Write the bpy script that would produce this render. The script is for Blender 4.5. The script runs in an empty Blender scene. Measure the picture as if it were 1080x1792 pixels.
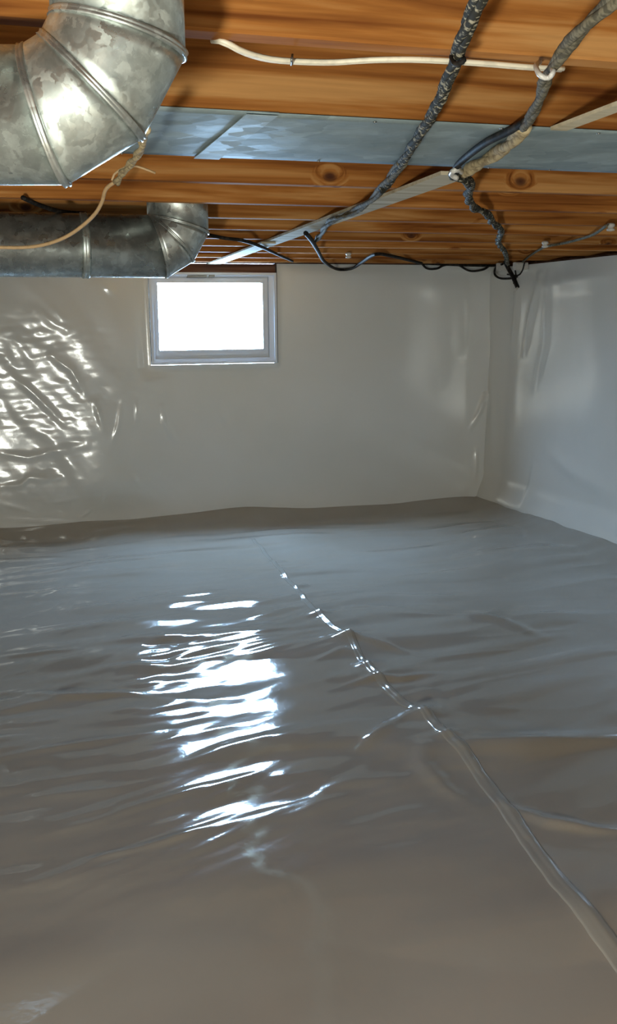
import bpy, math
import numpy as np
from mathutils import Matrix, Vector

# ------------------------------------------------------------------ camera
F, PITCH, YAW, ROLL = 1739.4, 0.1931, 0.2928, -0.0082
CAM = np.array([0.0, 0.0, 1.20])
HJ = 1.20 + 0.311          # underside of the joists
YB = 5.749                 # back wall
XR = 2.96                  # right wall
XL, YF = -3.2, -2.6        # walls outside the frame
Y0, SP = 1.1566, 0.4064    # first joist face seen and joist spacing
_fw = np.array([math.sin(YAW)*math.cos(PITCH), math.cos(YAW)*math.cos(PITCH), -math.sin(PITCH)])
_rt = np.array([math.cos(YAW), -math.sin(YAW), 0.0]); _up = np.cross(_rt, _fw)
R1 = _rt*math.cos(ROLL) + _up*math.sin(ROLL); U1 = _up*math.cos(ROLL) - _rt*math.sin(ROLL)
cam_data = bpy.data.cameras.new('camera'); cam = bpy.data.objects.new('camera', cam_data)
bpy.context.scene.collection.objects.link(cam)
cam.matrix_world = Matrix(((R1[0], U1[0], -_fw[0], CAM[0]), (R1[1], U1[1], -_fw[1], CAM[1]), (R1[2], U1[2], -_fw[2], CAM[2]), (0, 0, 0, 1)))
cam_data.sensor_fit = 'VERTICAL'; cam_data.sensor_height = 36.0; cam_data.lens = 36.0*F/1792
cam_data.clip_start = 0.02
bpy.context.scene.camera = cam

# ------------------------------------------------------------------ daylight
world = bpy.data.worlds.new('overcast_sky'); bpy.context.scene.world = world
world.use_nodes = True
world.node_tree.nodes['Background'].inputs[0].default_value = (0.42, 0.68, 1.0, 1)
world.node_tree.nodes['Background'].inputs[1].default_value = 94.0

# ------------------------------------------------------------------ work light standing left of the viewer, near the floor
def lamp(name, loc, power, col, radius):
    l = bpy.data.lights.new(name, 'POINT'); l.energy = power; l.color = col; l.shadow_soft_size = radius
    o = bpy.data.objects.new(name, l); o.location = loc; bpy.context.scene.collection.objects.link(o)
    return o
lamp('work_light', (-0.62, -0.40, 0.66), 166.0, (0.98, 1.0, 0.90), 0.080)

vs = bpy.context.scene.view_settings
vs.view_transform = 'Standard'; vs.look = 'None'; vs.gamma = 1.0; vs.use_curve_mapping = False
vs.exposure = 0.0
bpy.context.scene.cycles.max_bounces = 8
bpy.context.scene.cycles.sample_clamp_indirect = 6.0

# portal so the daylight through the window samples cleanly
def U(px, py, Y=None, z=None, X=None):
    d = _fw + (px-540)/F*R1 + (896-py)/F*U1
    if Y is not None: t = Y/d[1]
    elif z is not None: t = (z-CAM[2])/d[2]
    else: t = X/d[0]
    return CAM + d*t

# ------------------------------------------------------------------ helpers
COL = bpy.context.scene.collection
def mesh_obj(name, verts, faces, mat, parent=None, smooth=False, kind=None):
    me = bpy.data.meshes.new(name); me.from_pydata([tuple(map(float, v)) for v in verts], [], faces)
    me.update()
    if smooth: me.polygons.foreach_set('use_smooth', [True]*len(me.polygons))
    o = bpy.data.objects.new(name, me); COL.objects.link(o)
    if mat: me.materials.append(mat)
    if parent: o.parent = parent
    if kind: o['kind'] = kind
    return o
def empty(name, loc=(0, 0, 0)):
    o = bpy.data.objects.new(name, None); COL.objects.link(o); o.location = loc; o.empty_display_size = .05
    return o
def tag(o, label=None, cat=None, group=None, kind=None):
    if label: o['label'] = label
    if cat: o['category'] = cat
    if group: o['group'] = group
    if kind: o['kind'] = kind
    return o
def box_vf(x0, x1, y0, y1, z0, z1, bev=0.0):
    b = bev
    if b <= 0:
        v = [(x, y, z) for x in (x0, x1) for y in (y0, y1) for z in (z0, z1)]
        f = [(0, 1, 3, 2), (4, 6, 7, 5), (0, 4, 5, 1), (2, 3, 7, 6), (0, 2, 6, 4), (1, 5, 7, 3)]
        return v, f
    # long box, bevelled along x
    prof = [(y0+b, z0), (y1-b, z0), (y1, z0+b), (y1, z1-b), (y1-b, z1), (y0+b, z1), (y0, z1-b), (y0, z0+b)]
    v = [(x0, p, q) for p, q in prof] + [(x1, p, q) for p, q in prof]
    f = [tuple(range(8)), tuple(range(15, 7, -1))] + [((i+1) % 8, i, 8+i, 8+(i+1) % 8) for i in range(8)]
    return v, f
class MB:
    def __init__(s): s.v = []; s.f = []
    def add(s, vf):
        n = len(s.v); s.v += list(vf[0]); s.f += [tuple(i+n for i in q) for q in vf[1]]; return s
    def build(s, name, mat, parent=None, smooth=False, kind=None): return mesh_obj(name, s.v, s.f, mat, parent, smooth, kind)
def spline(pts, n=8):
    P = np.array(pts, float)
    if len(P) < 3: return P
    E = np.vstack([2*P[0]-P[1], P, 2*P[-1]-P[-2]]); out = []
    for i in range(1, len(E)-2):
        p0, p1, p2, p3 = E[i-1:i+3]
        for t in np.linspace(0, 1, n, endpoint=False):
            out.append(.5*((2*p1)+(-p0+p2)*t+(2*p0-5*p1+4*p2-p3)*t*t+(-p0+3*p1-3*p2+p3)*t**3))
    out.append(P[-1]); return np.array(out)
def frames(P):
    T = np.gradient(P, axis=0); T /= np.linalg.norm(T, axis=1)[:, None]+1e-12
    n = np.cross(T[0], [0.1, 0.2, 1.0]); n /= np.linalg.norm(n); N = [n]
    for i in range(1, len(P)):
        n = N[-1]-T[i]*np.dot(N[-1], T[i]); N.append(n/np.linalg.norm(n))
    N = np.array(N); return T, N, np.cross(T, N)
def tube_vf(P, r, seg=8, flat=1.0, rvar=None):
    P = np.array(P, float); T, N, B = frames(P); v = []; f = []
    for i, p in enumerate(P):
        rr = r if rvar is None else r*rvar[i]
        for k in range(seg):
            a = 2*math.pi*k/seg
            v.append(p+N[i]*rr*math.cos(a)+B[i]*rr*flat*math.sin(a))
    for i in range(len(P)-1):
        for k in range(seg):
            a, b = i*seg+k, i*seg+(k+1) % seg
            f.append((a, b, b+seg, a+seg))
    f.append(tuple(range(seg-1, -1, -1))); f.append(tuple(range((len(P)-1)*seg, len(P)*seg)))
    return v, f
def strands(P, rad, off, count, twist):
    T, N, B = frames(P); L = np.concatenate([[0], np.cumsum(np.linalg.norm(np.diff(P, axis=0), axis=1))]); out = []
    for c in range(count):
        a = 2*math.pi*c/count + L*twist
        out.append(P + off*(N*np.cos(a)[:, None]+B*np.sin(a)[:, None]))
    return out
def resample(P, step):
    P = np.array(P); L = np.concatenate([[0], np.cumsum(np.linalg.norm(np.diff(P, axis=0), axis=1))])
    s = np.linspace(0, L[-1], max(3, int(L[-1]/step)))
    return np.stack([np.interp(s, L, P[:, k]) for k in range(3)], 1)

# smooth gradient noise in numpy
def noise(x, y, seed=0):
    rng = np.random.RandomState(seed); perm = rng.permutation(512); ang = rng.rand(512)*2*np.pi
    xi = np.floor(x).astype(int); yi = np.floor(y).astype(int); xf = x-xi; yf = y-yi
    def g(ix, iy, dx, dy):
        h = perm[(perm[ix & 511] + iy) & 511]; a = ang[h]; return np.cos(a)*dx+np.sin(a)*dy
    u = xf*xf*xf*(xf*(xf*6-15)+10); w = yf*yf*yf*(yf*(yf*6-15)+10)
    a = g(xi, yi, xf, yf)*(1-u)+g(xi+1, yi, xf-1, yf)*u
    b = g(xi, yi+1, xf, yf-1)*(1-u)+g(xi+1, yi+1, xf-1, yf-1)*u
    return (a*(1-w)+b*w)*1.4
def ridge(x, y, seed): return 1-np.clip(np.abs(noise(x, y, seed))*2.2, 0, 1)
def sstep(a, b, x):
    t = np.clip((x-a)/(b-a), 0, 1); return t*t*(3-2*t)
def pdist(x, y, pts):
    d = np.full(x.shape, 1e9); tt = np.zeros(x.shape); side = np.zeros(x.shape); n = len(pts)-1
    for i in range(n):
        a = pts[i]; b = pts[i+1]; ab = b-a; L2 = ab@ab
        t = np.clip(((x-a[0])*ab[0]+(y-a[1])*ab[1])/L2, 0, 1)
        dx = x-a[0]-t*ab[0]; dy = y-a[1]-t*ab[1]; dd = np.hypot(dx, dy); m = dd < d
        d = np.where(m, dd, d); tt = np.where(m, (i+t)/n, tt); side = np.where(m, np.sign(ab[0]*dy-ab[1]*dx), side)
    return d, tt, side
def grid_mesh(name, A, B, P, mat, keep=None, kind=None, uv=None):
    na, nb = A.shape
    me = bpy.data.meshes.new(name)
    idx = np.arange(na*nb).reshape(na, nb)
    q = np.stack([idx[:-1, :-1], idx[1:, :-1], idx[1:, 1:], idx[:-1, 1:]], -1).reshape(-1, 4)
    if keep is not None: q = q[keep.reshape(-1)]
    me.vertices.add(na*nb); me.vertices.foreach_set('co', P.reshape(-1).astype(np.float32))
    me.loops.add(len(q)*4); me.loops.foreach_set('vertex_index', q.reshape(-1).astype(np.int32))
    me.polygons.add(len(q)); me.polygons.foreach_set('loop_start', np.arange(0, len(q)*4, 4, dtype=np.int32))
    me.polygons.foreach_set('use_smooth', np.ones(len(q), bool))
    me.update(calc_edges=True); me.validate()
    o = bpy.data.objects.new(name, me); COL.objects.link(o); me.materials.append(mat)
    if kind: o['kind'] = kind
    return o

# ------------------------------------------------------------------ materials
def new_mat(name):
    m = bpy.data.materials.new(name); m.use_nodes = True
    return m, m.node_tree, m.node_tree.nodes['Principled BSDF']
def N(t, typ, **kw):
    n = t.nodes.new(typ)
    for k, v in kw.items(): setattr(n, k, v)
    return n
def ramp(t, stops):
    r = N(t, 'ShaderNodeValToRGB'); e = r.color_ramp.elements
    while len(e) < len(stops): e.new(.5)
    for i, (p, c) in enumerate(stops): e[i].position = p; e[i].color = (*c, 1) if len(c) == 3 else c
    return r
def wood_mat(name, dark, mid, light, rough=.8, seedscale=1.0):
    m, t, b = new_mat(name); L = t.links.new
    tc = N(t, 'ShaderNodeTexCoord'); oi = N(t, 'ShaderNodeObjectInfo')
    off = N(t, 'ShaderNodeVectorMath', operation='SCALE'); cx = N(t, 'ShaderNodeCombineXYZ')
    L(oi.outputs['Random'], cx.inputs[0]); L(oi.outputs['Random'], cx.inputs[1]); L(oi.outputs['Random'], cx.inputs[2])
    L(cx.outputs[0], off.inputs[0]); off.inputs['Scale'].default_value = 37.0
    ad = N(t, 'ShaderNodeVectorMath', operation='ADD'); L(tc.outputs['Object'], ad.inputs[0]); L(off.outputs[0], ad.inputs[1])
    # knots : sparse voronoi cells in a stretched space
    sx = N(t, 'ShaderNodeSeparateXYZ'); L(ad.outputs[0], sx.inputs[0]); kx = N(t, 'ShaderNodeCombineXYZ')
    L(sx.outputs[0], kx.inputs[0]); L(sx.outputs[2], kx.inputs[1])
    mk = N(t, 'ShaderNodeMapping'); mk.inputs['Scale'].default_value = (4.0, 6.0, 1.0); L(kx.outputs[0], mk.inputs[0])
    vo = N(t, 'ShaderNodeTexVoronoi', voronoi_dimensions='2D'); vo.inputs['Scale'].default_value = 1.0; L(mk.outputs[0], vo.inputs[0])
    gs = N(t, 'ShaderNodeSeparateColor'); L(vo.outputs['Color'], gs.inputs[0]); gt = N(t, 'ShaderNodeMath', operation='LESS_THAN'); L(gs.outputs[0], gt.inputs[0]); gt.inputs[1].default_value = .55
    inv = N(t, 'ShaderNodeMath', operation='SUBTRACT'); inv.inputs[0].default_value = 1.0; L(gt.outputs[0], inv.inputs[1])
    dd = N(t, 'ShaderNodeMath', operation='ADD'); L(vo.outputs['Distance'], dd.inputs[0]); L(inv.outputs[0], dd.inputs[1])
    kd = ramp(t, [(0.0, (1, 1, 1)), (0.045, (.8, .8, .8)), (.085, (0, 0, 0))]); L(dd.outputs[0], kd.inputs[0])
    halo = ramp(t, [(0.03, (1, 1, 1)), (.20, (0, 0, 0))]); L(dd.outputs[0], halo.inputs[0])
    # grain flowing round the knots
    mg = N(t, 'ShaderNodeMapping'); mg.inputs['Scale'].default_value = (1.5, 14.0, 34.0); L(ad.outputs[0], mg.inputs[0])
    ds = N(t, 'ShaderNodeVectorMath', operation='MULTIPLY_ADD'); L(halo.outputs[0], ds.inputs[0]); ds.inputs[1].default_value = (.0, 1.3, 1.6); L(mg.outputs[0], ds.inputs[2])
    n1 = N(t, 'ShaderNodeTexNoise'); n1.inputs['Scale'].default_value = 1.0; n1.inputs['Detail'].default_value = 5; n1.inputs['Distortion'].default_value = .6; L(ds.outputs[0], n1.inputs[0])
    mf = N(t, 'ShaderNodeMapping'); mf.inputs['Scale'].default_value = (5, 90, 170); L(ad.outputs[0], mf.inputs[0])
    n2 = N(t, 'ShaderNodeTexNoise'); n2.inputs['Scale'].default_value = 1.0; n2.inputs['Detail'].default_value = 3; L(mf.outputs[0], n2.inputs[0])
    cr = ramp(t, [(.34, dark), (.49, mid), (.65, light)]); L(n1.outputs[0], cr.inputs[0])
    mx = N(t, 'ShaderNodeMix', data_type='RGBA', blend_type='MULTIPLY'); mx.inputs[0].default_value = .35
    L(cr.outputs[0], mx.inputs[6]); L(n2.outputs[0], mx.inputs[7])
    g2 = N(t, 'ShaderNodeHueSaturation'); L(mx.outputs[2], g2.inputs['Color']); 
    mr = N(t, 'ShaderNodeMapRange'); L(oi.outputs['Random'], mr.inputs[0]); mr.inputs[3].default_value = .95; mr.inputs[4].default_value = 1.35; L(mr.outputs[0], g2.inputs['Value'])
    m2 = N(t, 'ShaderNodeMix', data_type='RGBA'); L(kd.outputs[0], m2.inputs[0]); L(g2.outputs[0], m2.inputs[6]); m2.inputs[7].default_value = (.06, .02, .01, 1)
    L(m2.outputs[2], b.inputs['Base Color']); b.inputs['Roughness'].default_value = rough; b.inputs['Specular IOR Level'].default_value = .15
    bp = N(t, 'ShaderNodeBump'); bp.inputs['Strength'].default_value = .25; bp.inputs['Distance'].default_value = .002; L(n2.outputs[0], bp.inputs['Height']); L(bp.outputs[0], b.inputs['Normal'])
    return m
M_JOIST = wood_mat('pine_joist', (.17, .050, .009), (.37, .140, .030), (.54, .27, .09))
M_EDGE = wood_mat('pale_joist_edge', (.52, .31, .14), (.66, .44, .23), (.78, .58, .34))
M_SILL = wood_mat('brown_sill_wood', (.07, .03, .02), (.12, .055, .035), (.17, .09, .06))
M_BRACE = wood_mat('pale_batten', (.40, .33, .21), (.55, .48, .34), (.66, .60, .46))
M_SUB = wood_mat('subfloor_board', (.16, .07, .025), (.30, .15, .055), (.40, .22, .09))

def galv_mat(name, base, dark, rough, scale=28, metallic=.85):
    m, t, b = new_mat(name); L = t.links.new
    tc = N(t, 'ShaderNodeTexCoord')
    nz = N(t, 'ShaderNodeTexNoise'); nz.inputs['Scale'].default_value = scale*.5; nz.inputs['Detail'].default_value = 4; L(tc.outputs['Object'], nz.inputs[0])
    mp = N(t, 'ShaderNodeVectorMath', operation='MULTIPLY_ADD'); L(nz.outputs['Color'], mp.inputs[0]); mp.inputs[1].default_value = (.05,)*3; L(tc.outputs['Object'], mp.inputs[2])
    vo = N(t, 'ShaderNodeTexVoronoi'); vo.inputs['Scale'].default_value = scale; L(mp.outputs[0], vo.inputs[0])
    sp = N(t, 'ShaderNodeSeparateColor'); L(vo.outputs['Color'], sp.inputs[0])
    n2 = N(t, 'ShaderNodeTexNoise'); n2.inputs['Scale'].default_value = scale*.35; n2.inputs['Detail'].default_value = 6; n2.inputs['Roughness'].default_value = .6; L(tc.outputs['Object'], n2.inputs[0])
    mul = N(t, 'ShaderNodeMath', operation='MULTIPLY_ADD'); L(sp.outputs[0], mul.inputs[0]); mul.inputs[1].default_value = .22; L(n2.outputs[0], mul.inputs[2])
    cr = ramp(t, [(.36, dark), (.62, base), (.80, tuple(min(1, c*1.35) for c in base))]); L(mul.outputs[0], cr.inputs[0]); L(cr.outputs[0], b.inputs['Base Color'])
    rr = N(t, 'ShaderNodeMapRange'); L(sp.outputs[1], rr.inputs[0]); rr.inputs[3].default_value = rough-.09; rr.inputs[4].default_value = rough+.12; L(rr.outputs[0], b.inputs['Roughness'])
    b.inputs['Metallic'].default_value = metallic
    n3 = N(t, 'ShaderNodeTexNoise'); n3.inputs['Scale'].default_value = 14; n3.inputs['Detail'].default_value = 3; L(tc.outputs['Object'], n3.inputs[0])
    bp = N(t, 'ShaderNodeBump'); bp.inputs['Strength'].default_value = .35; bp.inputs['Distance'].default_value = .004; L(n3.outputs[0], bp.inputs['Height']); L(bp.outputs[0], b.inputs['Normal'])
    return m
M_GALV = galv_mat('galvanised_steel', (.58, .63, .595), (.42, .47, .445), .36, 95)
M_GALV2 = galv_mat('dull_galvanised_steel', (.46, .49, .47), (.36, .39, .38), .33, 60)
M_PAN = galv_mat('blue_grey_sheet_steel', (.27, .33, .34), (.21, .27, .28), .62, 20, .35)
M_PAN2 = galv_mat('light_sheet_steel', (.34, .41, .43), (.27, .34, .36), .62, 20, .35)

def poly_mat(name, c1, c2, rough=.11, ior=1.55):
    m, t, b = new_mat(name); L = t.links.new
    tc = N(t, 'ShaderNodeTexCoord')
    n = N(t, 'ShaderNodeTexNoise'); n.inputs['Scale'].default_value = 1.6; n.inputs['Detail'].default_value = 4; L(tc.outputs['Object'], n.inputs[0])
    cr = ramp(t, [(.35, c1), (.65, c2)]); L(n.outputs[0], cr.inputs[0]); L(cr.outputs[0], b.inputs['Base Color'])
    b.inputs['Roughness'].default_value = rough; b.inputs['IOR'].default_value = ior
    bp = N(t, 'ShaderNodeBump'); bp.inputs['Strength'].default_value = .12; bp.inputs['Distance'].default_value = .0015
    w = N(t, 'ShaderNodeTexNoise'); w.inputs['Scale'].default_value = 60; w.inputs['Detail'].default_value = 2; L(tc.outputs['Object'], w.inputs[0])
    L(w.outputs[0], bp.inputs['Height']); L(bp.outputs[0], b.inputs['Normal'])
    return m
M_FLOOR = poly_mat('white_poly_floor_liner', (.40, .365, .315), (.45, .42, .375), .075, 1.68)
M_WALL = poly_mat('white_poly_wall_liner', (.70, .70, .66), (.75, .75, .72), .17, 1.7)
M_TAPE = poly_mat('clear_seam_tape', (.36, .34, .30), (.42, .40, .36), .12)

def plain(name, col, rough=.5, metallic=0, mottle=None, mscale=60, mlo=.5, mhi=.62):
    m, t, b = new_mat(name)
    b.inputs['Base Color'].default_value = (*col, 1); b.inputs['Roughness'].default_value = rough; b.inputs['Metallic'].default_value = metallic
    if rough > .59: b.inputs['Specular IOR Level'].default_value = .12
    tc = N(t, 'ShaderNodeTexCoord'); n = N(t, 'ShaderNodeTexNoise'); n.inputs['Scale'].default_value = mscale; n.inputs['Detail'].default_value = 4
    t.links.new(tc.outputs['Object'], n.inputs[0])
    c2 = mottle or tuple(c*.85 for c in col)
    cr = ramp(t, [(mlo, col), (mhi, c2)]); t.links.new(n.outputs[0], cr.inputs[0]); t.links.new(cr.outputs[0], b.inputs['Base Color'])
    return m
M_VINYL = plain('white_vinyl', (.74, .79, .86), .35, 0, (.73, .78, .85), 3)
M_BUNDLE = plain('dusty_black_cable', (.030, .028, .020), .85, 0, (.40, .36, .26), 110, .54, .62)
M_GREYC = plain('dusty_grey_cable', (.09, .08, .055), .85, 0, (.20, .175, .12), 120, .45, .6)
M_TAN = plain('tan_braided_cable', (.46, .37, .22), .85, 0, (.25, .19, .11), 90, .45, .62)
M_BLACK = plain('black_cable', (.015, .014, .013), .65, 0, (.04, .035, .03), 60)
M_WHITEC = plain('cream_cable_jacket', (.74, .68, .54), .4)
M_WIRE = plain('tan_wire', (.50, .33, .17), .5)
M_PORC = plain('white_plastic', (.60, .58, .54), .3)
M_CONC = plain('dark_block_wall', (.10, .09, .08), .9)
M_SEAL = plain('grey_duct_sealant', (.30, .31, .29), .55, .3)
M_NAIL = plain('steel_nail', (.25, .25, .24), .4, .8)

# ------------------------------------------------------------------ floor liner
FP = lambda px, py: U(px, py, z=0.0)[:2]
xs = np.arange(-2.2, XR+.001, .014); 
ys = []
y = 0.9
while y < YB: ys.append(y); y += .0075 + max(0, (y-3.2))*.002
ys.append(YB+.02); ys = np.array(ys)
X, Y = np.meshgrid(xs, ys, indexing='ij')
SEAM_PX = [(443, 950), (470, 975), (497, 1008), (520, 1032), (545, 1066), (575, 1096), (608, 1118), (636, 1160), (672, 1200), (700, 1225), (740, 1250), (775, 1290), (812, 1322), (845, 1362), (890, 1420), (930, 1480), (975, 1545), (1020, 1600), (1065, 1655), (1140, 1745), (1230, 1850)]
SEAM = [FP(*p) for p in SEAM_PX]
def floor_h(X, Y):
    wx = X + .25*noise(X/1.1, Y/.9, 5); wy = Y + .10*noise(X/.8, Y/.7, 6)
    far = sstep(1.7, 2.5, Y)
    h = .020*noise(wx/1.5, wy/.75, 1) + .016*noise(wx/.9, wy/.30, 2)*(.45+.55*far)
    h += .0098*noise(wx/.50, wy/.14, 3)*far*(.6+.8*np.clip(noise(X/.9, Y/.8, 18)+.5, 0, 1))
    m = np.clip(.35+1.3*noise(X/.6, Y/.6, 8), 0, 1.2)
    left = 1-sstep(.75, 1.5, X-.12*(Y-2))          # more rumpled on the window side of the seam
    h += .0055*noise(wx/.30, wy/.062, 4)*far*m*(.30+1.0*left*sstep(2.0,2.4,Y)*(1-sstep(4.4,5.0,Y))*sstep(-1.3,-.5,X))
    ca, sa = math.cos(.40), math.sin(.40); p = wx*ca+wy*sa; q = -wx*sa+wy*ca
    h += (.0034*noise(p/.13, q/.045, 14)+.0030*noise(p/.26, q/.075, 17))*far*(.4+m)*left*sstep(-.9,-.3,X)*(1-sstep(4.2,4.9,Y))
    h += .0030*(ridge(wx/.8, wy/.26, 9)**4)*far*m
    h += .015*noise(wx/.7, wy/.42, 15)*(1-far)+.0065*noise(wx/.4, wy/.15, 16)*sstep(1.3, 2.2, Y)
    # deliberate folds
    folds = [([(590, 1118), (660, 1132), (740, 1152)], .018, .010), ([(640, 1188), (700, 1193), (775, 1182)], .02, .010),
             ([(690, 1078), (800, 1082), (880, 1095), (950, 1117)], .03, .012), ([(600, 1065), (650, 1062), (700, 1068)], .02, .006),
             ([(780, 1305), (900, 1308), (1000, 1300), (1120, 1290)], .055, .020), ([(880, 1408), (960, 1438), (1040, 1452), (1120, 1455)], .022, .012),
             ([(0, 1212), (120, 1222), (230, 1214), (330, 1222)], .025, .010), ([(-20, 1332), (100, 1310), (200, 1292), (300, 1272)], .02, .006),
             ([(130, 1508), (230, 1490), (300, 1470), (360, 1450)], .015, .007), ([(0, 1152), (70, 1146), (140, 1140)], .018, .007),
             ([(560, 1210), (650, 1190), (690, 1180)], .018, .005), ([(620, 1320), (680, 1275), (720, 1250)], .02, .009),
             ([(745, 1300), (740, 1340), (780, 1380), (830, 1410)], .03, .012), ([(540, 1160), (600, 1140), (640, 1150)], .02, .006)]
    for pts, w, a in folds:
        d, t, s = pdist(X, Y, [FP(*p) for p in pts]); h += a*np.exp(-(d/w)**2)*np.sin(np.pi*np.clip(t, .02, .98))**.6
    for (px, py, r, a) in [(528, 1026, .035, .014), (558, 1078, .045, .016), (606, 1122, .04, .016), (640, 1166, .035, .012), (742, 1252, .05, .020), (786, 1294, .03, .012), (486, 985, .03, .008)]:
        c = FP(px, py); h += a*np.exp(-(((X-c[0])/(r*1.3))**2+((Y-c[1])/r)**2))
    d, t, s = pdist(X, Y, SEAM)
    h += (.0028+.0018*np.sin(t*31))*np.exp(-(d/.016)**2) + .0030*np.where(s > 0, np.exp(-d/.05), 0)*(d < .3)
    # the liner climbs onto the footing at the back and right walls
    e = sstep(0, 1, (Y-(YB-.24+.03*noise(X/.5, Y*0, 12)))/.26); h += .060*e**1.3
    e2 = sstep(0, 1, (X-(XR-.30))/.30); h = np.maximum(h, .058*e2**1.6 + h*.4)
    return h
Z = floor_h(X, Y)
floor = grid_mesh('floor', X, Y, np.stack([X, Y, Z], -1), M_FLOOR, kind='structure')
tag(floor, 'wrinkled glossy grey-white plastic liner covering the crawl space floor')
# the rest of the floor outside the frame
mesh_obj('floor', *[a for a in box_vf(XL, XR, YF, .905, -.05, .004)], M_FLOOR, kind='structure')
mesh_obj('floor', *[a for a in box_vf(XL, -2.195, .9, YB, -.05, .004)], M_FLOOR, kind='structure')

# seam tape lying over the lap
def seam_strip(name, pts, w, lift, mat, label):
    P = spline([(p[0], p[1], 0) for p in pts], 14)
    T = np.gradient(P[:, :2], axis=0); T /= np.linalg.norm(T, axis=1)[:, None]; Nn = np.stack([-T[:, 1], T[:, 0]], 1)
    k = np.linspace(-1, 1, 9); G = P[:, None, :2] + Nn[:, None]*(k[None, :, None]*(w*(.45+.75*np.linspace(0, 1, len(P))))[None, :, None].reshape(-1, 1, 1)*(1+.12*noise(np.arange(len(P))/7., np.zeros(len(P)), 4))[:, None, None])
    Zz = floor_h(G[..., 0], G[..., 1]) + lift*(1-np.abs(k)[None]**6*.7)
    V = np.concatenate([G, Zz[..., None]], -1)
    V2 = V.copy(); V2[..., 2] -= .004
    n, m = V.shape[:2]; vv = np.concatenate([V.reshape(-1, 3), V2.reshape(-1, 3)]); o = n*m; f = []
    for i in range(n-1):
        for j in range(m-1):
            a = i*m+j; f.append((a, a+1, a+m+1, a+m)); f.append((o+a, o+a+m, o+a+m+1, o+a+1))
        a = i*m; f.append((a, a+m, o+a+m, o+a)); a = i*m+m-1; f.append((a, o+a, o+a+m, a+m))
    for j in range(m-1):
        f.append((j, o+j, o+j+1, j+1)); a = (n-1)*m+j; f.append((a, a+1, o+a+1, o+a))
    ob = mesh_obj(name, vv, f, mat, smooth=True); tag(ob, label, 'tape'); return ob
seam_strip('seam_tape', SEAM, .022, .0022, M_TAPE, 'long strip of clear tape running diagonally over the seam of the floor liner')

# ------------------------------------------------------------------ back wall liner
WP = lambda px, py: U(px, py, Y=YB)[[0, 2]]
wl, wr = WP(262, 560)[0], WP(484, 560)[0]; wb = WP(370, 637)[1]
xs = np.arange(-2.2, XR+.03, .010); zs = np.arange(.03, HJ+.001, .010); zs[-1] = HJ-.002
X, Zg = np.meshgrid(xs, zs, indexing='ij')
def wall_h(X, Z):
    a = WP(100, 760)
    left = np.exp(-(np.clip(X-a[0], 0, 9)/.50)**2)*np.clip(.75+1.1*noise(X/.45, Z/.30, 29), .12, 1.15)
    c, s = math.cos(math.radians(52)), math.sin(math.radians(52))
    u = X*c - Z*s; v = X*s + Z*c
    u = u+.12*noise(X/.5, Z/.5, 31); v = v + .05*noise(X/.4, Z/.4, 32)
    h = .018*noise(X/1.2, Z/.8, 21) + .004*noise(X/.35, Z/.5, 22)
    low = 1-sstep(1.05, 1.35, Z)
    tl = sstep(-.6, -.3, X)*(1-sstep(.42, 1.0, X)); h += tl*((.075*(X+.1))-.035*(Z-.8))*sstep(.03, .30, Z)
    h += left*(.0062*noise(u/.40, v/.11, 23)+.0016*noise(u/.15, v/.045, 24))*(.25+.75*low)
    h += left*low*(.0016*noise(X/.10, Z/.028, 26)+.0028*noise(X/.20, Z/.09, 27))
    h += .0025*noise(u/.5, v/.13, 25)*np.exp(-(np.clip(X-a[0]-.4, 0, 9)/.6)**2)
    for pts, w, am in [([(88, 622), (125, 648), (148, 688)], .018, .010), ([(20, 655), (60, 690), (110, 740)], .02, .010), ([(165, 702), (180, 750)], .012, .008),
                       ([(213, 700), (205, 745), (197, 770)], .012, .007), ([(240, 700), (238, 740)], .012, .006), ([(283, 710), (286, 740), (308, 772)], .013, .010),
                       ([(0, 792), (50, 800), (150, 775)], .02, .008), ([(0, 852), (35, 848), (50, 834), (105, 836)], .014, .010), ([(0, 880), (45, 892), (70, 905)], .014, .008),
                       ([(80, 880), (135, 872)], .012, .006), ([(0, 908), (80, 912), (160, 915)], .012, .008), ([(140, 905), (160, 890)], .01, .008), ([(183, 860), (180, 885)], .01, .006),
                       ([(60, 540), (115, 580)], .025, .006), ([(80, 530), (118, 565)], .02, .005), ([(180, 498), (200, 515)], .015, .006),
                       ([(847, 690), (838, 720), (822, 752)], .014, .012), ([(833, 785), (830, 845)], .012, .012), ([(385, 710), (405, 760)], .02, .004), ([(225, 825), (245, 850)], .012, .005)]:
        d, t, sd = pdist(X, Z, [WP(*p) for p in pts]); h += am*np.exp(-(d/w)**2)*np.sin(np.pi*np.clip(t, .08, .92))**.7
    # liner taped round the window
    dx = np.maximum(np.maximum(wl-X, X-wr), 0); dz = np.maximum(wb-Z, 0); dd = np.hypot(dx, dz)
    h = h*sstep(0, .10, dd) + .010*np.exp(-(dd/.02)**2)
    h += .03*sstep(XR-.18, XR, X)                                   # bridges the corner
    h *= 1-.6*sstep(HJ-.06, HJ, Z)
    return h
H = wall_h(X, Zg)
cx = (X[:-1, :-1]+X[1:, 1:])/2; cz = (Zg[:-1, :-1]+Zg[1:, 1:])/2
keep = ~((cx > wl) & (cx < wr) & (cz > wb))
wall_back = grid_mesh('wall_back', X, Zg, np.stack([X, YB-H, Zg], -1)[:, :, :], M_WALL, keep=keep, kind='structure')
tag(wall_back, 'back wall covered in glossy wrinkled white plastic liner')

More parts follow.
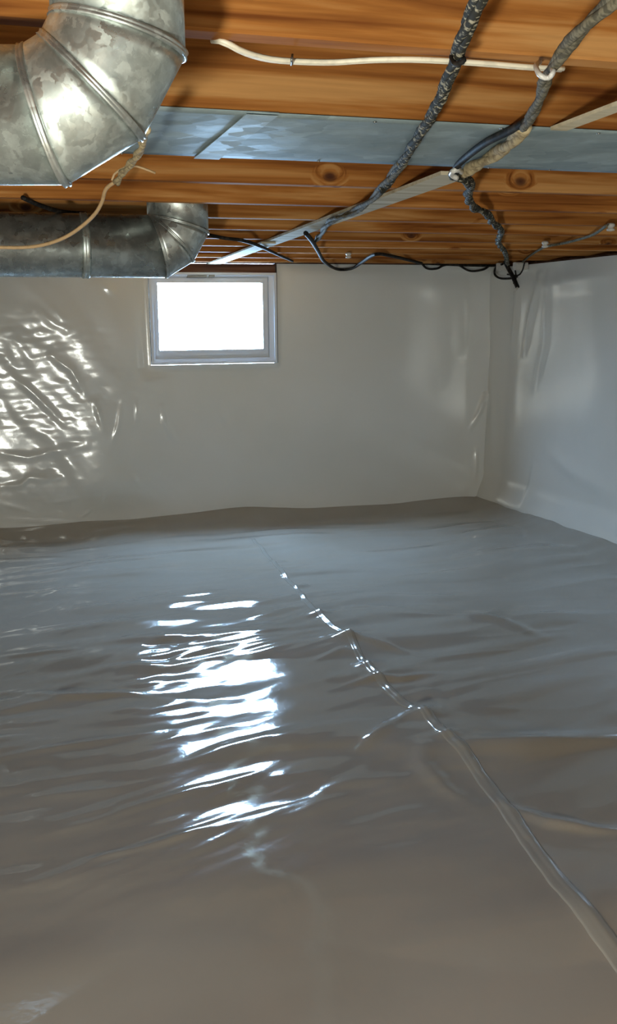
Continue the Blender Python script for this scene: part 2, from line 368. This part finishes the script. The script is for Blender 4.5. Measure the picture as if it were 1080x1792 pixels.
# ------------------------------------------------------------------ right wall liner
RP = lambda px, py: U(px, py, X=XR)[[1, 2]]
ysr = np.arange(1.5, YB+.01, .012); zs = np.arange(.03, HJ-.006, .012)
Yg, Zg = np.meshgrid(ysr, zs, indexing='ij')
def rwall_h(Y, Z):
    h = .022*noise(Y/1.0, Z/.7, 41) + .006*noise(Y/.4, Z/.8, 42)
    for pts, w, am in [([(905, 480), (900, 560), (893, 610)], .03, .012), ([(945, 480), (925, 560), (915, 620)], .03, .014), ([(960, 480), (952, 600), (935, 680)], .035, .012),
                       ([(940, 500), (1010, 490), (1085, 480)], .05, .010), ([(940, 800), (930, 860), (925, 880)], .03, .012), ([(960, 790), (1010, 830), (1090, 880)], .05, .014),
                       ([(870, 500), (868, 650), (870, 800)], .03, .008)]:
        d, t, s = pdist(Y, Z, [RP(*p) for p in pts]); h += am*np.exp(-(d/w)**2)*np.sin(np.pi*np.clip(t, .05, .95))**.7
    h += .04*sstep(YB-.20, YB, Y); h += .05*(1-sstep(.03, .22, Z))
    h *= 1-.7*sstep(HJ-.07, HJ, Z)
    return h
H = rwall_h(Yg, Zg)
wall_right = grid_mesh('wall_right', Yg, Zg, np.stack([XR-H, Yg, Zg], -1), M_WALL, kind='structure')
tag(wall_right, 'right wall covered in white plastic liner with soft vertical folds')
mesh_obj('wall_right', *box_vf(XR-.01, XR+.04, YF, 1.51, 0, HJ-.01), M_WALL, kind='structure')
mesh_obj('wall_left', *box_vf(XL-.05, XL, YF, YB, 0, HJ-.002), M_WALL, kind='structure')
mesh_obj('wall_front', *box_vf(XL, XR, YF-.05, YF, 0, HJ+.24), M_WALL, kind='structure')
mesh_obj('wall_back', *box_vf(XL, -2.19, YB-.005, YB+.05, 0, HJ), M_WALL, kind='structure')
# concrete block behind the liners
g = MB()
g.add(box_vf(XR+.05, XR+.25, YF, YB+.3, -.05, HJ-.03)); g.add(box_vf(XL-.3, wl-.25, YB+.055, YB+.25, -.05, HJ)); g.add(box_vf(wr+.25, XR+.05, YB+.055, YB+.25, -.05, HJ)); g.add(box_vf(wl-.25, wr+.25, YB+.055, YB+.25, -.05, wb-.03)); g.add(box_vf(wl-.25, wl-.001, YB+.035, YB+.075, wb-.03, HJ)); g.add(box_vf(wr+.001, wr+.25, YB+.035, YB+.075, wb-.03, HJ))
g.add(box_vf(XL-.3, XL-.06, YF, YB+.055, -.05, HJ)); g.add(box_vf(XL-.3, XR+.25, YF-.2, YF-.06, -.05, HJ+.24))
g.build('wall_outer', M_CONC, kind='structure')
g = MB(); g.add(box_vf(XL-.3, XR+.3, YF-.2, YB+.3, -.12, -.055)); g.build('floor_slab', M_CONC, kind='structure')

# ------------------------------------------------------------------ ceiling: joists, subfloor, rim, sill
ceiling = empty('ceiling'); tag(ceiling, 'open joist ceiling with orange pine joists', None, None, 'structure')
JH = .235
rng = np.random.RandomState(3)
X0J, X1J = XL-.25, XR+.24
for k in range(-9, 12):
    yj = Y0 + SP*k
    dz = rng.uniform(0, .0015) if k not in (0, 1, 2) else 0
    v, f = box_vf(X0J, X1J, yj, yj+.038, HJ+dz, HJ+JH, .003)
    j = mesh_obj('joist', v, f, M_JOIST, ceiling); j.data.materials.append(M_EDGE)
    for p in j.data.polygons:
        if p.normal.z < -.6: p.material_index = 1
for i in range(int((YB+.1-(YF-.2))/.142)+1):
    yb = YF-.2+i*.142
    v, f = box_vf(X0J, X1J, yb, yb+.138, HJ+JH+.001, HJ+JH+.02, .002)
    mesh_obj('plank', v, f, M_SUB, ceiling)
mesh_obj('rim_board', *box_vf(X0J, X1J, YB+.06, YB+.10, HJ, HJ+JH), M_SILL, ceiling)
mesh_obj('rim_board', *box_vf(X1J-.04, X1J, YF, YB+.1, HJ-.03, HJ+JH+.02), M_SILL, ceiling)
mesh_obj('rim_board', *box_vf(X0J-.04, X0J, YF, YB+.1, HJ, HJ+JH+.02), M_SILL, ceiling)
mesh_obj('sill_plate', *box_vf(X0J, X1J, YB+.02, YB+.058, HJ+.001, HJ+.04), M_SILL, ceiling)
mesh_obj('sill_plate', *box_vf(XR+.05, XR+.20, YF, YB+.05, HJ-.03, HJ-.002), M_SILL, ceiling)
mesh_obj('roof_deck', *box_vf(X0J-.1, X1J+.1, YF-.3, YB+.15, HJ+JH+.022, HJ+JH+.05), M_CONC, ceiling)

# ------------------------------------------------------------------ window
win = empty('window_1', ((wl+wr)/2, YB, wb)); tag(win, 'small white framed basement window, glowing with daylight', None, None, 'structure')
win_loc = np.array([(wl+wr)/2, YB, wb])
def wpart(name, mb, mat, parent=win, off=win_loc):
    v = [tuple(np.array(p)-off) for p in mb.v]; return mesh_obj(name, v, mb.f, mat, parent)
def ring(x0, x1, z0, z1, t, ya, yb):
    m = MB()
    tl, tr, tb, tt = t if isinstance(t, tuple) else (t,)*4
    m.add(box_vf(x0, x0+tl, ya, yb, z0, z1)); m.add(box_vf(x1-tr, x1, ya, yb, z0, z1))
    m.add(box_vf(x0+tl, x1-tr, ya, yb, z0, z0+tb)); m.add(box_vf(x0+tl, x1-tr, ya, yb, z1-tt, z1)); return m
wt = WP(370, 477)[1]                        # top of window frame
gx0, gx1 = WP(278, 553)[0], WP(461, 553)[0]; gz0, gz1 = WP(370, 612)[1], WP(370, 495)[1]
wpart('frame', ring(wl+.001, wr-.001, wb+.001, wt, (.014, .014, .012, .012), YB-.014, YB+.056), M_VINYL)
wpart('inner_frame', ring(wl+.015, wr-.015, wb+.013, wt-.012, (.012, .028, .020, .010), YB+.006, YB+.055), M_VINYL)
sash = wpart('sash', ring(gx0-.030, gx1+.030, gz0-.030, gz1+.028, (.028, .028, .028, .026), YB+.018, YB+.055), M_VINYL)
wpart('bead', ring(gx0-.008, gx1+.008, gz0-.008, gz1+.008, .008, YB+.013, YB+.019), M_VINYL, sash, win_loc)
fill = ring(wl+.013, wr-.013, wb+.011, wt-.011, (gx0-.028-wl-.013, wr-.013-gx1-.028, gz0-.028-wb-.011, wt-.011-gz1-.026), YB+.030, YB+.055)
wpart('jamb_filler', fill, M_VINYL)
mg, tg, bg = new_mat('window_glass')
for n in list(tg.nodes):
    if n.type != 'OUTPUT_MATERIAL': tg.nodes.remove(n)
out = [n for n in tg.nodes if n.type == 'OUTPUT_MATERIAL'][0]
fr = N(tg, 'ShaderNodeFresnel'); tr = N(tg, 'ShaderNodeBsdfTransparent'); gl = N(tg, 'ShaderNodeBsdfGlossy'); mx = N(tg, 'ShaderNodeMixShader'); gl.inputs['Roughness'].default_value = .02
fr.inputs[0].default_value = 1.45
ge = N(tg, 'ShaderNodeNewGeometry'); mm = N(tg, 'ShaderNodeMath', operation='SUBTRACT'); mm.inputs[0].default_value = 1.0; tg.links.new(ge.outputs['Backfacing'], mm.inputs[1]); mu = N(tg, 'ShaderNodeMath', operation='MULTIPLY'); tg.links.new(fr.outputs[0], mu.inputs[0]); tg.links.new(mm.outputs[0], mu.inputs[1]); tg.links.new(mu.outputs[0], mx.inputs[0]); tg.links.new(tr.outputs[0], mx.inputs[1]); tg.links.new(gl.outputs[0], mx.inputs[2]); tg.links.new(mx.outputs[0], out.inputs[0])
m = MB(); m.add(box_vf(gx0-.004, gx1+.004, YB+.034, YB+.040, gz0-.004, gz1+.004)); wpart('pane', m, mg, sash, win_loc)
lx = WP(345, 483)
m = MB(); m.add(box_vf(lx[0]-.055, lx[0]+.055, YB-.005, YB+.03, lx[1]-.008, lx[1]+.006)); m.add(box_vf(lx[0]+.07, lx[0]+.10, YB-.01, YB+.03, lx[1]-.006, lx[1]+.012)); wpart('latch', m, M_NAIL)
# wooden header above the window
hz = wt
m = MB(); m.add(box_vf(wl, wr, YB+.012, YB+.05, hz+.002, HJ-.004)); m.build('trim_1', M_SILL, kind='structure')['label'] = 'dark brown wood header strip above the window'
# unseen side walls added beyond the glass to keep daylight off the right wall
g = MB(); g.add(box_vf(wl-.24, wl-.14, YB+.08, YB+.90, .6, HJ-.06)); g.add(box_vf(wr+.25, wr+.35, YB+.08, YB+.90, .6, HJ-.06))
g.build('daylight_blocker', plain('pale_blocker_grey', (.42, .42, .40), .9), kind='structure')['label'] = 'added light-blocking side walls outside the window, out of view'
# daylight portal
al = bpy.data.lights.new('window_portal', 'AREA'); al.shape = 'RECTANGLE'; al.size = gx1-gx0; al.size_y = gz1-gz0; al.cycles.is_portal = True
ao = bpy.data.objects.new('window_portal', al); COL.objects.link(ao); ao.location = ((gx0+gx1)/2, YB+.042, (gz0+gz1)/2); ao.rotation_euler = (-math.pi/2, 0, 0)

# ------------------------------------------------------------------ round duct elbow (near, top left) and second round duct
def lin(a, b, n): return [a+(b-a)*i/(n-1) for i in range(n)]
def ring_pts(c, n, ref, r, seg, shear_dir=None):
    pass
def mitred_pipe(name, path, r, mat, label, cat, seam_mat, loc=None, seg=48, bead=.0024):
    """path: centreline corner points; each inner corner becomes a mitre joint with a raised seam bead."""
    P = [np.array(p, float) for p in path]; root = empty(name, P[0]); tag(root, label, cat); o = P[0]
    D = [(P[i+1]-P[i])/np.linalg.norm(P[i+1]-P[i]) for i in range(len(P)-1)]
    side = np.array([0, 0, 0.]); 
    for i in range(len(D)-1):
        c = np.cross(D[i], D[i+1])
        if np.linalg.norm(c) > 1e-3: side = c/np.linalg.norm(c); break
    rings = []
    for i, p in enumerate(P):
        d0 = D[max(i-1, 0)]; d1 = D[min(i, len(D)-1)]
        nb = d0+d1; nb /= np.linalg.norm(nb)
        up = np.cross(side, d0); L = []
        for k in range(seg):
            a = 2*math.pi*k/seg; q = p + r*(math.cos(a)*side+math.sin(a)*up)
            t = -((q-p)@nb)/(d0@nb); L.append(q+d0*t)
        rings.append(np.array(L))
    for i in range(len(P)-1):
        A, B = rings[i], rings[i+1]; n = 5; v = []; f = []
        for s in range(n):
            t = s/(n-1); v += list(A*(1-t)+B*t-o)
        inner = []
        for s in range(n):
            t = s/(n-1); C = A*(1-t)+B*t; ctr = C.mean(0); inner += list(ctr+(C-ctr)*(1-.0025/r)-o)
        nv = len(v); v += inner
        for s in range(n-1):
            for k in range(seg):
                a, b = s*seg+k, s*seg+(k+1) % seg
                f.append((a, b, b+seg, a+seg)); f.append((nv+a, nv+a+seg, nv+b+seg, nv+b))
        for k in range(seg):
            b = (k+1) % seg; f.append((k, nv+k, nv+b, b)); e = (n-1)*seg; f.append((e+k, e+b, nv+e+b, nv+e+k))
        nm = 'pipe_section' if (i == 0 or i == len(P)-2) else 'elbow_segment'
        mesh_obj(nm, v, f, mat, root, smooth=True)
    def bead_ring(C, w, h):
        ctr = C.mean(0); v = []; f = []; prof = [(-w, -.001), (-w*.6, h), (-w*.15, h*.55), (w*.15, h*.55), (w*.6, h), (w, -.001)]
        e = C[seg//4]-ctr; nn = np.cross(C[0]-ctr, e); nn /= np.linalg.norm(nn)
        for k in range(seg):
            rad = (C[k]-ctr); rad /= np.linalg.norm(rad)
            for (a, b) in prof: v.append(C[k]+nn*a+rad*b-o)
        m = len(prof)
        for k in range(seg):
            for j in range(m-1):
                a = k*m+j; b = ((k+1) % seg)*m+j; f.append((a, b, b+1, a+1))
            a = k*m; b = ((k+1) % seg)*m; f.append((a, a+m-1, b+m-1, b))
        return v, f
    for i in range(1, len(P)-1):
        v, f = bead_ring(rings[i], bead*1.9, bead); mesh_obj('seam_bead', v, f, seam_mat, root, smooth=True)
    return root, rings, bead_ring, o
YD = 1.06
pD = lambda px, py: U(px, py, Y=YD)
# elbow: horizontal run from the left, four-piece bend up into the joist bay
rD = .065
cz = HJ-.1125; 
rise_x = pD(322, 60)[0]-rD
Rb = .104
cxb = rise_x - Rb; czb = cz + Rb
ah = math.radians(15)
def bend(cx_, cz_, R, ya, phi, xleft):
    # corners of a 4-piece elbow: mitres at 15, 45, 75 degrees; corner points lie on tangent polygon
    pts = []
    Rc = R/math.cos(ah)
    for a in (15, 45, 75):
        t = math.radians(a-90); pts.append((cx_+Rc*math.cos(t), cz_+Rc*math.sin(t)))
    pts = [(xleft, cz_-R)] + pts + [(cx_+R, HJ+JH-.01)]
    out = []
    for (x, z) in pts:
        dx = x-(cx_+R); out.append((cx_+R+dx*math.cos(phi), ya-dx*math.sin(phi), z))
    return out
path = bend(cxb, czb, Rb, YD, math.radians(13), -1.6)
mitred_pipe('duct_elbow', path, rD, M_GALV, 'large shiny round galvanised duct elbow in the upper left, nearest the viewer', 'duct', M_GALV2)

Y2 = 3.01; p2 = lambda px, py: U(px, py, Y=Y2)
r2 = .089; x2 = p2(364, 400)[0]-r2; z2 = HJ-.103; R2 = .085
path = bend(x2-R2, z2+R2, R2, Y2, math.radians(0), -2.6)
root2, rings2, bead_ring, o2 = mitred_pipe('round_duct', path, r2, M_GALV2, 'dull grey round duct running along under the joists left of the window', 'duct', M_GALV2, bead=.0026)
for px in (148, -60):
    xc = p2(px, 440)[0]; a = np.linspace(0, 2*math.pi, 48, endpoint=False)
    C = np.stack([np.full(48, xc), Y2+(r2+.001)*np.cos(a), z2+(r2+.001)*np.sin(a)], 1)
    v, f = bead_ring(C, .012, .003); mesh_obj('pipe_coupling', v, f, M_GALV, root2, smooth=True).location = (0, 0, 0)
    root2.children[-1].location = -np.array(o2)+np.array(o2)

# ------------------------------------------------------------------ sheet-metal panned joist bay
pan = empty('sheet_metal_duct', (0, Y0+SP, HJ)); tag(pan, 'flat blue-grey sheet metal duct panel nailed under the joists across the ceiling', 'duct')
seam_x = U(425, 200, z=HJ)[0]
def sheet(x0, x1, zb, seed, wavy=.0006):
    n = max(3, int((x1-x0)/.04)); gx = np.linspace(x0, x1, n); gy = np.linspace(-.001, SP+.036, 14); Xs, Ys = np.meshgrid(gx, gy, indexing='ij')
    edge = np.minimum(Ys+.001, SP+.036-Ys); z = zb - .003*sstep(.0, .08, edge)*(0.5+noise(Xs/.35, Ys/.2, seed))- .001
    v = [(a, b, c) for a, b, c in zip(Xs.ravel(), Ys.ravel(), z.ravel())]; n2 = len(v); v += [(a, b, c+.0008) for a, b, c in v]; f = []
    m = 14
    for i in range(n-1):
        for j in range(m-1):
            q = i*m+j; f.append((q, q+1, q+m+1, q+m)); f.append((n2+q, n2+q+m, n2+q+m+1, n2+q+1))
        q = i*m; f.append((q, q+m, n2+q+m, n2+q)); q = i*m+m-1; f.append((q, n2+q, n2+q+m, q+m))
    for j in range(m-1):
        f.append((j, n2+j, n2+j+1, j+1)); q = (n-1)*m+j; f.append((q, q+1, n2+q+1, n2+q))
    return v, f
v, f = sheet(-2.5, seam_x+.05, -.0004, 61); mesh_obj('panel', v, f, M_PAN, pan, smooth=True)
v, f = sheet(seam_x, XR-.02, -.0014, 62); mesh_obj('panel', v, f, M_PAN, pan, smooth=True)
v, f = box_vf(seam_x-.002, seam_x+.048, .001, SP+.034, -.0062, -.0052); mesh_obj('lap_strip', v, f, M_PAN2, pan)
nail_me = None
for i in range(18):
    for yy in (.018, SP+.018):
        x = -.35+i*.19+rng.uniform(-.03, .03)
        a = np.linspace(0, 2*math.pi, 8, endpoint=False)
        if nail_me is None:
            v = [(.0035*math.cos(t), .0035*math.sin(t), 0) for t in a]+[(.002*math.cos(t), .002*math.sin(t), -.002) for t in a]
            f = [tuple(range(15, 7, -1))]+[(k, (k+1) % 8, 8+(k+1) % 8, 8+k) for k in range(8)]
            o = mesh_obj('nail', v, f, M_NAIL, pan, smooth=True); nail_me = o.data
        else:
            o = bpy.data.objects.new('nail', nail_me); COL.objects.link(o); o.parent = pan
        o.location = (x, yy, -.0035)

# ------------------------------------------------------------------ diagonal battens
def batten(pa, pb, w, th, label, zoff=.0005):
    a = U(*pa, z=HJ-zoff)[:2]; b = U(*pb, z=HJ-zoff)[:2]; d = (b-a)/np.linalg.norm(b-a); n = np.array([-d[1], d[0]])*w/2
    z0, z1 = HJ-zoff-th, HJ-zoff
    v = [(*(a-n), z0), (*(b-n), z0), (*(b+n), z0), (*(a+n), z0), (*(a-n), z1), (*(b-n), z1), (*(b+n), z1), (*(a+n), z1)]
    f = [(0, 3, 2, 1), (4, 5, 6, 7), (0, 1, 5, 4), (1, 2, 6, 5), (2, 3, 7, 6), (3, 0, 4, 7)]
    o = mesh_obj('wood_batten', v, f, M_BRACE); tag(o, label, 'batten', None); return o
batten((372, 461), (800, 300), .075, .008, 'long pale wooden batten nailed diagonally under the joists above the window')
batten((978, 222), (1120, 168), .030, .006, 'short pale wooden batten across the joists at the upper right edge')
batten((395, 452), (470, 423), .06, .007, 'short pale board lapped beside the lower end of the diagonal batten', .0095)

# ------------------------------------------------------------------ cables
def cable_obj(name, paths, r, mat, label, cat='cable', seg=8, parent=None, rvar=False, flat=1):
    m = MB()
    for P in paths:
        rv = None
        if rvar: L = np.arange(len(P)); rv = 1+.22*noise(L/3.1, L*0+len(name), 7)+.1*noise(L/1.2, L*0, 9)
        m.add(tube_vf(P, r, seg, flat, rv))
    o = m.build(name, mat, parent, smooth=True)
    if label: tag(o, label, cat)
    return o
def zpath(pts, step=.012, n=8):
    """(px, py, drop below joists)"""
    return resample(spline([U(p[0], p[1], z=HJ-p[2]) for p in pts], n), step)

# thick twisted bundle
P = zpath([(860, -60, .016), (838, 0, .020), (812, 62, .018), (795, 112, .016), (762, 190, .018), (728, 245, .018), (700, 290, .018), (682, 318, .022), (668, 334, .030)], .008)
b = empty('cable_bundle', P[0]); tag(b, 'thick dusty black twisted cable bundle hanging across the joists, centre right', 'cable')
st = strands(P, .006, .0040, 3, 13)
for s in st: cable_obj('strand', [s-P[0]], .0052, M_BUNDLE, None, parent=b, rvar=True)
Pt = zpath([(790, 100, .018), (797, 112, .030), (812, 106, .03), (806, 98, .018)], .004)
cable_obj('tie', [Pt-P[0]], .003, M_BLACK, None, parent=b)
P = zpath([(705, 285, .018), (680, 312, .018), (655, 345, .022), (620, 370, .022), (590, 382, .022), (573, 392, .022), (560, 412, .020), (549, 424, .014)], .012)
cable_obj('cable', strands(P, .006, .0050, 2, 9), .0056, M_GREYC, 'pair of grey cables continuing from the thick bundle toward the back wall', rvar=True)
P = zpath([(535, 408, .024), (545, 420, .030), (556, 438, .03), (568, 458, .03), (590, 471, .035), (615, 470, .035), (635, 458, .025), (658, 445, .012), (685, 448, .010), (715, 455, .010), (738, 461, .012)], .012)
cable_obj('cable', [P], .0085, M_BLACK, 'black cable sagging in a loop to the right above the window')
P = resample(spline([U(x, y, Y=YB-.10) for x, y in [(738, 461), (748, 470), (765, 470), (778, 464), (800, 463), (822, 474), (845, 472), (858, 464)]]), .012)
cable_obj('cable', [P], .0065, M_BLACK, 'thin black cable with two small droops at the top of back wall')
P = resample(spline([U(x, y, Y=YB-.06) for x, y in [(715, 460), (760, 462.5), (830, 465), (868, 465), (900, 461)]]), .012)
cable_obj('cable', [P], .0065, M_BLACK, 'straight black cable along the top edge of the back wall')
P = zpath([(590, 392, .004), (580, 408, .006), (610, 440, .006), (660, 446, .006), (740, 457, .006)], .012)
# grey cable on the right
P = zpath([(1130, -50, .016), (1068, 5, .018), (1020, 50, .020), (985, 92, .020), (958, 132, .022), (948, 162, .020), (936, 192, .018), (918, 222, .016)], .010)
b2 = empty('grey_cable', P[0]); tag(b2, 'dusty grey cable descending from the upper right corner under the joists', 'cable')
for s in strands(P, .006, .0030, 2, 16): cable_obj('strand', [s-P[0]], .0058, M_GREYC, None, parent=b2, rvar=True)
P = zpath([(918, 222, .012), (900, 243, .018), (870, 268, .018), (840, 285, .018), (812, 302, .022)], .010)
cable_obj('cable', strands(P, .006, .0045, 2, 18), .0085, M_TAN, 'tan twisted cable crossing the lower edge of the sheet metal duct', rvar=True)
P = zpath([(922, 212, .010), (890, 230, .012), (850, 250, .012), (815, 276, .014), (799, 292, .020), (800, 300, .026)], .012)
cable_obj('cable', [P], .0068, M_BLACK, 'dark cable curving across the sheet metal duct above the tan cable')
P = zpath([(797, 300, .022), (796, 310, .03), (810, 313, .03), (822, 322, .025), (819, 345, .02), (830, 364, .02), (852, 374, .022), (862, 390, .02), (877, 404, .02), (872, 425, .018), (884, 442, .02), (888, 462, .02)], .012)
b3 = empty('zigzag_cable', P[0]); tag(b3, 'mottled grey and black cable zigzagging toward the back right corner', 'cable')
for s in strands(P, .006, .005, 2, 16): cable_obj('strand', [s-P[0]], .0075, M_BUNDLE, None, parent=b3, rvar=True)
P = zpath([(800, 312, .036), (790, 305, .03), (798, 297, .026), (810, 302, .022)], .006)
cable_obj('clip', [P-b3.location], .0055, M_PORC, None, parent=b3)
XC = XR-.13
P = resample(spline([U(x, y, X=XC) for x, y in [(884, 458), (890, 470), (898, 485), (906, 503)]]), .012)
sb = empty('cable_stub', P[0]); tag(sb, 'thick black cable end hanging down in the back right corner', 'cable')
cable_obj('jacket', [P-P[0]], .012, M_BLACK, None, parent=sb)
E_ = P[-1]-P[0]; cable_obj('bare_end', [np.array([E_, E_+np.array([-.01, 0, -.012]), E_+np.array([-.022, 0, -.018])])], .007, M_PORC, None, parent=sb)
for pts, r, lab in [([(880, 462), (868, 468), (866, 480), (876, 487), (895, 487), (905, 484)], .0065, 'thin black cable loop hanging left of the cable stub'),
                    ([(898, 460), (902, 474), (903, 487), (899, 496)], .0045, 'thin dark wire hanging beside the cable stub'),
                    ([(918, 460), (914, 474), (906, 482), (888, 480)], .0045, 'thin dark wire loop hanging right of the cable stub')]:
    P = resample(spline([U(x, y, X=XC+.02) for x, y in pts]), .01)
    cable_obj('cable', [P], r, M_BLACK, lab)
for (px, py, w, lab) in [(880, 465, .075, 'white plastic block at the corner, left of the two'), (911, 464, .085, 'white plastic block at the corner, right of the two')]:
    c = U(px, py+2, X=XR-.09); w *= .9; v, f = box_vf(-w/2, w/2, -.02, .02, -.022, .022, .005); o = mesh_obj('junction_block', v, f, M_PORC); o.location = c; tag(o, lab, 'block')

# cream flat cable
P = zpath([(372, 70, -.002), (392, 73, .002), (425, 90, .008), (465, 102, .010), (510, 107, .010), (580, 109, .008), (650, 105, .006), (720, 104, .006), (790, 107, .006), (860, 112, .006), (920, 117, .006), (985, 121, .004)], .012)
fc = empty('flat_cable', P[0]); tag(fc, 'cream flat cable running along the underside of a joist, upper centre', 'cable')
T, Nn, Bb = frames(P); upv = np.array([0, 0, 1.]); sd = np.array([0, 1., 0])
cable_obj('strand', [P-P[0]+sd*.0035], .0030, M_WHITEC, None, parent=fc); cable_obj('strand', [P-P[0]-sd*.0025], .0030, M_WHITEC, None, parent=fc)
P = zpath([(945, 108, .004), (938, 116, .02), (946, 132, .036), (960, 136, .038), (968, 126, .034), (964, 114, .014)], .005)
cable_obj('cable_clip', [P], .0032, M_PORC, 'white plastic ring clip holding the grey cable to the joist', 'clip')
P = zpath([(512, 96, .002), (511, 103, .014), (510, 113, .014)], .004)
cable_obj('staple', [P], .0015, M_NAIL, 'small dark staple over the cream flat cable', 'staple')

# left side wires
YT = 2.05
wr_ = lambda pts, Ya, Yb: resample(spline([U(p[0], p[1], Y=Ya+(Yb-Ya)*i/(len(pts)-1)) for i, p in enumerate(pts)]), .01)
P = wr_([(255, 226), (250, 240), (246, 262), (236, 276), (224, 292), (212, 305), (204, 320)], 1.35, 2.0)
cable_obj('cable', strands(P, .005, .0028, 2, 25), .0042, M_TAN, 'frayed tan cable hanging down from behind the large duct elbow', rvar=True)
P = wr_([(196, 316), (200, 305), (214, 295), (232, 290), (252, 295), (272, 303)], 2.0, 2.0)
cable_obj('wire', [P], .0022, M_WIRE, 'short curled tan wire arching beneath the large duct elbow', 'wire')
P = wr_([(205, 316), (186, 330), (179, 352), (168, 372), (148, 392), (118, 413), (82, 427), (40, 433), (-30, 432)], 2.0, 2.3)
cable_obj('wire', [P], .0038, M_WIRE, 'long tan wire looping down in front of the dull round duct', 'wire')
P = zpath([(40, 346, .004), (72, 360, .010), (110, 371, .010), (150, 374, .006)], .012)
cable_obj('cable', [P], .0065, M_BLACK, 'black cable under the joists above the left end of the round duct')
P = zpath([(150, 388, .004), (185, 383, .0066), (215, 381, .0066), (245, 390, .0066), (284, 402, .0066)], .012)
cable_obj('cable', [P], .0062, M_BLACK, 'black cable under the joists just left of the round duct riser')
P = zpath([(364, 411, .008), (395, 417, .018), (425, 421, .028), (455, 431, .028), (485, 445, .014), (512, 457, .008)], .012)
cable_obj('cable', [P], .0068, M_BLACK, 'black cable crossing under the diagonal batten above the window')
P = zpath([(1062, 395, .012), (1035, 412, .008), (990, 425, .006), (955, 432, .012), (930, 446, .008), (915, 458, .008)], .012)
cable_obj('cable', [P], .0055, M_GREYC, 'thin brown cable along the joists toward the back right corner')
for (px, py, lab) in [(1069, 398, 'white round cable knob near the right edge of the ceiling'), (954, 428, 'white round cable knob on the joists above the corner'), (610, 447, 'small white cable knob above the right end of the back wall loop')]:
    c = U(px, py, z=HJ-.014); a = np.linspace(0, 2*math.pi, 16, endpoint=False); v = []; f = []
    prof = [(.010, .014), (.014, .010), (.014, .004), (.010, .001), (.010, -.003), (.014, -.006), (.013, -.011), (.004, -.013)]
    for rr, zz in prof: v += [(rr*math.cos(t), rr*math.sin(t), zz) for t in a]
    for s in range(len(prof)-1):
        for k in range(16): f.append((s*16+(k+1) % 16, s*16+k, (s+1)*16+k, (s+1)*16+(k+1) % 16))
    f.append(tuple(range(16))); f.append(tuple(range(len(v)-1, len(v)-17, -1)))
    o = mesh_obj('insulator', v, f, M_PORC, smooth=True); o.location = c; tag(o, lab, 'knob')
